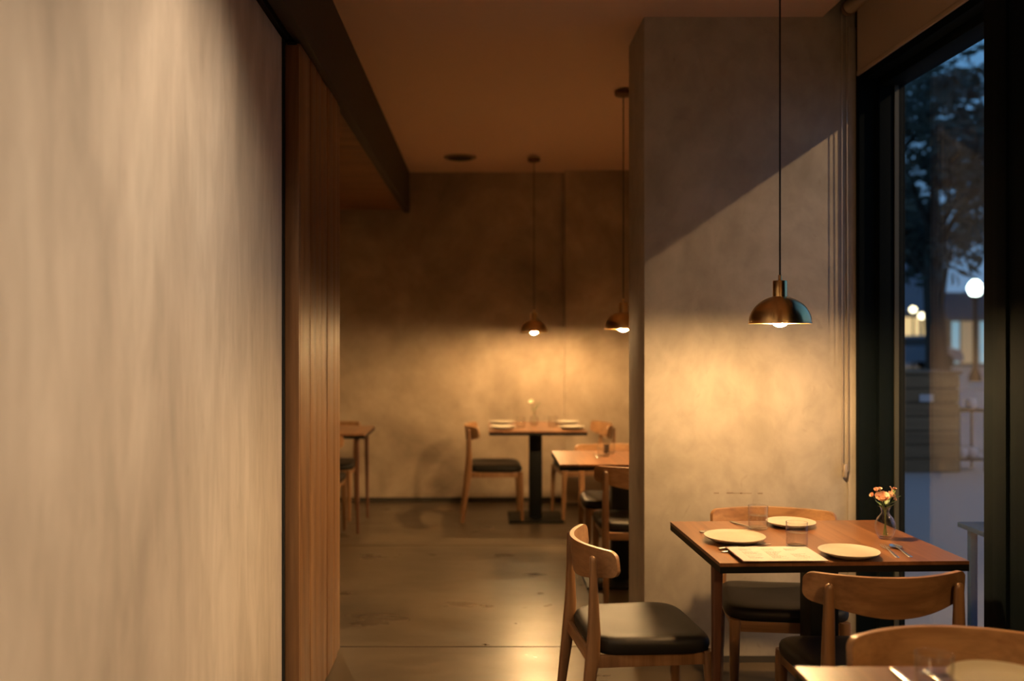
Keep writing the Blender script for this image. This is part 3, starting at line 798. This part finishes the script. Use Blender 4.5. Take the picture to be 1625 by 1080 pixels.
# small dark stand with pale pots beside it
st = thing('plant_stand', 'low dark metal stand beside the planter box', 'stand', (5.42, 10.6, -0.02))
bxo('shelf', (-0.16, -0.16, 0.66), (0.16, 0.16, 0.69), M['black'], st, 0.003)
bxo('shelf', (-0.16, -0.16, 0.12), (0.16, 0.16, 0.14), M['black'], st, 0.003)
for sx in (-1, 1):
    for sy in (-1, 1): bxo('leg', (sx*0.145 - 0.01, sy*0.145 - 0.01, 0), (sx*0.145 + 0.01, sy*0.145 + 0.01, 0.66), M['black'], st)
pale = plain('pale_pot', (0.55, 0.55, 0.62), 0.5)
for k, (px, py, pz, lb) in enumerate([(5.36, 10.55, 0.121, 'pale round pot at the left of the dark stand outside'), (5.49, 10.58, 0.121, 'pale round pot at the right of the dark stand outside'), (5.46, 10.55, 0.671, 'pale round pot on top of the dark stand outside')]):
    bm = bmesh.new(); lathe(bm, [(0, 0), (0.035, 0), (0.055, 0.04), (0.058, 0.08), (0.045, 0.115), (0.040, 0.115), (0.05, 0.08), (0.03, 0.02), (0, 0.02)], 24)
    o = link('flower_pot', bm, pale, None, 50); o.location = (px, py, pz); tag(o, lb, 'pot', 'pale pots outside')

# street trees
bark = plain('bark', (0.055, 0.045, 0.035), 0.9, 0, 0.2, 0.6, 6)
leafm = plain('dusk_leaves', (0.085, 0.085, 0.06), 0.8)
def tree(label, x, y, h, spread, n, seed, tr=0.42, ncl=60):
    rnd = random.Random(seed)
    t = thing('street_tree', label, 'tree', (x, y, -0.06 if y < 26 else 0.0), 0, 'street trees at dusk')
    bm = bmesh.new()
    tube(bm, [(0, 0, 0), (0.02, 0, 0.4), (0.0, 0.05, 1.6), (-0.1, 0, 3.0), (0.05, 0, h * 0.42)], [tr * 1.5, tr, tr * 0.85, tr * 0.75, tr * 0.5], 14)
    link('trunk', bm, bark, t, 70)
    for k in range(7):
        a = 2 * PI * k / 7 + rnd.uniform(-.3, .3); z0 = rnd.uniform(2.4, h * 0.40); l = spread * rnd.uniform(0.5, 0.85)
        bm = bmesh.new()
        tube(bm, [(0, 0, z0), (math.cos(a) * l * 0.35, math.sin(a) * l * 0.35, z0 + l * 0.55), (math.cos(a) * l * 0.8, math.sin(a) * l * 0.8, z0 + l * 1.0)], [tr * 0.5, tr * 0.28, tr * 0.10], 8)
        link('branch', bm, bark, t, 70)
    bm = bmesh.new()
    cl = []
    while len(cl) < ncl:
        p = Vector((rnd.uniform(-1, 1), rnd.uniform(-1, 1), rnd.uniform(-1, 1)))
        if not 0.25 < p.length < 1: continue
        q = Vector((p.x * spread, p.y * spread, h * 0.64 + p.z * h * 0.38))
        if tr > 0.3 and q.x > -0.2 and q.z > 9.9: continue
        if tr < 0.2 and q.x > -0.2 and q.z > 5.2: continue
        cl.append(q)
    for _ in range(n):
        c = rnd.choice(cl) + Vector((rnd.gauss(0, .42), rnd.gauss(0, .42), rnd.gauss(0, .32)))
        s = rnd.uniform(0.07, 0.16)
        a = Vector((rnd.gauss(0, 1), rnd.gauss(0, 1), rnd.gauss(0, 1))).normalized(); b_ = a.orthogonal().normalized() ; 
        vs = [bm.verts.new(c + a * s * 1.4), bm.verts.new(c + b_ * s * 0.6), bm.verts.new(c - a * s * 1.4), bm.verts.new(c - b_ * s * 0.6)]
        bm.faces.new(vs)
    o = link('foliage', bm, leafm, t); o['kind'] = 'stuff'
    return t
tree('large dark street tree with a stout trunk seen through the glass', 17.4, 36, 14.5, 4.6, 16000, 5, 0.33, 75)
tree('nearer street tree whose crown darkens the upper part of the window', 8.6, 18.0, 11.0, 2.6, 3800, 9, 0.16, 26)
tree('slimmer street tree beyond the street lamp', 29.5, 38, 12.5, 3.6, 5000, 21, 0.25, 60)

# street lamp in view
sl = thing('street_lamp', 'lit white globe street lamp on a dark post outside', 'street lamp', (15.65, 30.0, 0.0))
bm = bmesh.new(); lathe(bm, [(0, 0), (0.20, 0), (0.20, 0.15), (0.11, 0.35), (0.07, 0.5), (0.06, 2.55), (0.10, 2.6), (0.14, 2.70), (0.0, 2.70)], 20); link('post', bm, M['black'], sl, 50)
bm = bmesh.new(); lathe(bm, [(0, 2.70), (0.15, 2.74), (0.215, 2.88), (0.23, 3.0), (0.17, 3.12), (0.08, 3.22), (0, 3.23)], 28); link('globe', bm, emit('lamp_globe', (0.85, 1.0, 0.92), 9.0), sl, 60)
bm = bmesh.new(); lathe(bm, [(0.09, 3.20), (0.05, 3.28), (0, 3.36)], 20); link('finial', bm, M['black'], sl, 60)

# buildings across the street
fac = plain('facade_blue_grey', (0.30, 0.34, 0.42), 0.8)
fac2 = plain('facade_brown', (0.12, 0.11, 0.11), 0.8)
litw = emit('lit_shop_window', (1.0, 0.66, 0.30), 1.15)
cool = emit('lit_cool_window', (0.45, 0.75, 0.85), 0.42)
dimw = emit('dim_warm_window', (0.75, 0.48, 0.25), 0.30)
A = thing('shop_building', 'pale building with a warmly lit shopfront across the street', 'building', (17.1, 45.0, 0))
bxo('wall', (-9, 0, 0), (4.3, 8, 7.6), fac, A)
bxo('awning', (-9, -0.7, 2.45), (4.3, 0.0, 2.55), fac2, A)
for k in range(12):
    x = -7.15 + k * 1.0
    bxo('window', (x, -0.05, 0.35), (x + (0.86 if k < 11 else 0.38), 0.0, 2.30), litw, A)
for k in range(5):
    bxo('window', (-8.4 + k * 2.3, -0.05, 4.2), (-7.4 + k * 2.3, 0.0, 5.6), dimw if k != 3 else litw, A)
B = thing('gabled_building', 'low dark roofed building with tall cool and tan windows across the street', 'building', (24.4, 44.0, 0))
bxo('wall', (-2.6, 0, 0), (6.0, 7, 2.25), fac2, B)
bm = bmesh.new()
vs = [bm.verts.new(p) for p in ((-2.9, -0.4, 2.2), (6.3, -0.4, 2.2), (6.3, 3.5, 3.6), (-2.9, 3.5, 3.6), (-2.9, 7.4, 2.2), (6.3, 7.4, 2.2))]
for f in ((0, 1, 2, 3), (3, 2, 5, 4), (0, 3, 4), (1, 5, 2), (0, 4, 5, 1)): bm.faces.new([vs[i] for i in f])
link('roof', bm, fac2, B)
for k, (x, w_, m_) in enumerate([(-2.55, 0.35, cool), (-2.1, 0.5, dimw), (-1.25, 0.4, cool), (-0.6, 0.6, litw), (0.6, 0.8, litw), (1.8, 0.7, dimw), (3.0, 0.8, litw)]):
    bxo('window', (x, -0.05, 0.15), (x + w_, 0.0, 2.1), m_, B)
# tiny lamps in front of the shop
for k, (px, py) in enumerate([(1449, 491), (1463, 501)]):
    d = 42.0; x = (px - 765) * d / 1500; zz = 1.5 - (py - 530) * d / 1500
    g = thing('wall_lantern', ['small glowing round lantern above the shopfront, the left and higher one', 'small glowing round lantern above the shopfront, the right and lower one'][k], 'lantern', (x, d, 0), 0, 'round lanterns by the shopfront')
    bm = bmesh.new(); lathe(bm, [(0, zz - .16), (0.12, zz - .1), (0.16, zz), (0.12, zz + .1), (0, zz + .16)], 16); link('globe', bm, emit('lantern_glow', (1.0, 0.85, 0.55), 6.0), g, 60)
    bm = bmesh.new(); lathe(bm, [(0, 0), (0.05, 0), (0.03, zz - .15), (0, zz - .15)], 10); link('post', bm, M['black'], g, 60)
# parked car, low and blurred
def car(label, x, y, col, rz):
    t = thing('parked_car', label, 'car', (x, y, 0.0 if y >= 26 else -0.06), rz, 'parked cars')
    bm = bmesh.new()
    prof = [(-2.1, 0.35), (-2.1, 0.75), (-1.9, 0.92), (-1.35, 0.98), (-0.85, 1.42), (0.65, 1.45), (1.25, 1.0), (1.95, 0.85), (2.1, 0.6), (2.1, 0.35)]
    rows = []
    for yy, f in ((-0.82, 0.94), (-0.70, 1.0), (0.70, 1.0), (0.82, 0.94)):
        rows.append([bm.verts.new((px, yy, 0.35 + (pz - 0.35) * f)) for px, pz in prof])
    n = len(prof)
    for Ar, Br in zip(rows, rows[1:]):
        for i in range(n):
            j = (i + 1) % n; bm.faces.new((Ar[i], Ar[j], Br[j], Br[i]))
    bm.faces.new(rows[0]); bm.faces.new(rows[-1][::-1])
    link('body', bm, plain('car_paint', col, 0.3, 0.2), t, 30)
    for sy in (-1, 1):
        bm = bmesh.new()
        pts = [(-0.95, 1.00), (-0.70, 1.33), (0.55, 1.36), (1.0, 1.02)]
        v1 = [bm.verts.new((px, sy*0.825, pz)) for px, pz in pts]; v2 = [bm.verts.new((px, sy*0.80, pz)) for px, pz in pts]
        bm.faces.new(v1); bm.faces.new(v2[::-1])
        for i in range(4): j = (i+1) % 4; bm.faces.new((v1[i], v1[j], v2[j], v2[i]))
        link('side_window', bm, plain('car_glass', (0.02, 0.025, 0.03), 0.1), t)
        for wx in (-1.3, 1.3):
            bm = bmesh.new(); loft(bm, [(wx, sy*0.84, 0.33), (wx, sy*0.62, 0.33)], [0.33, 0.33], 20, 2.0, (0, 0, 1)); link('wheel', bm, M['black'], t, 40)
    return t
car('grey parked car in front of the lit shopfront', 18.2, 40.5, (0.22, 0.22, 0.26), R(10))
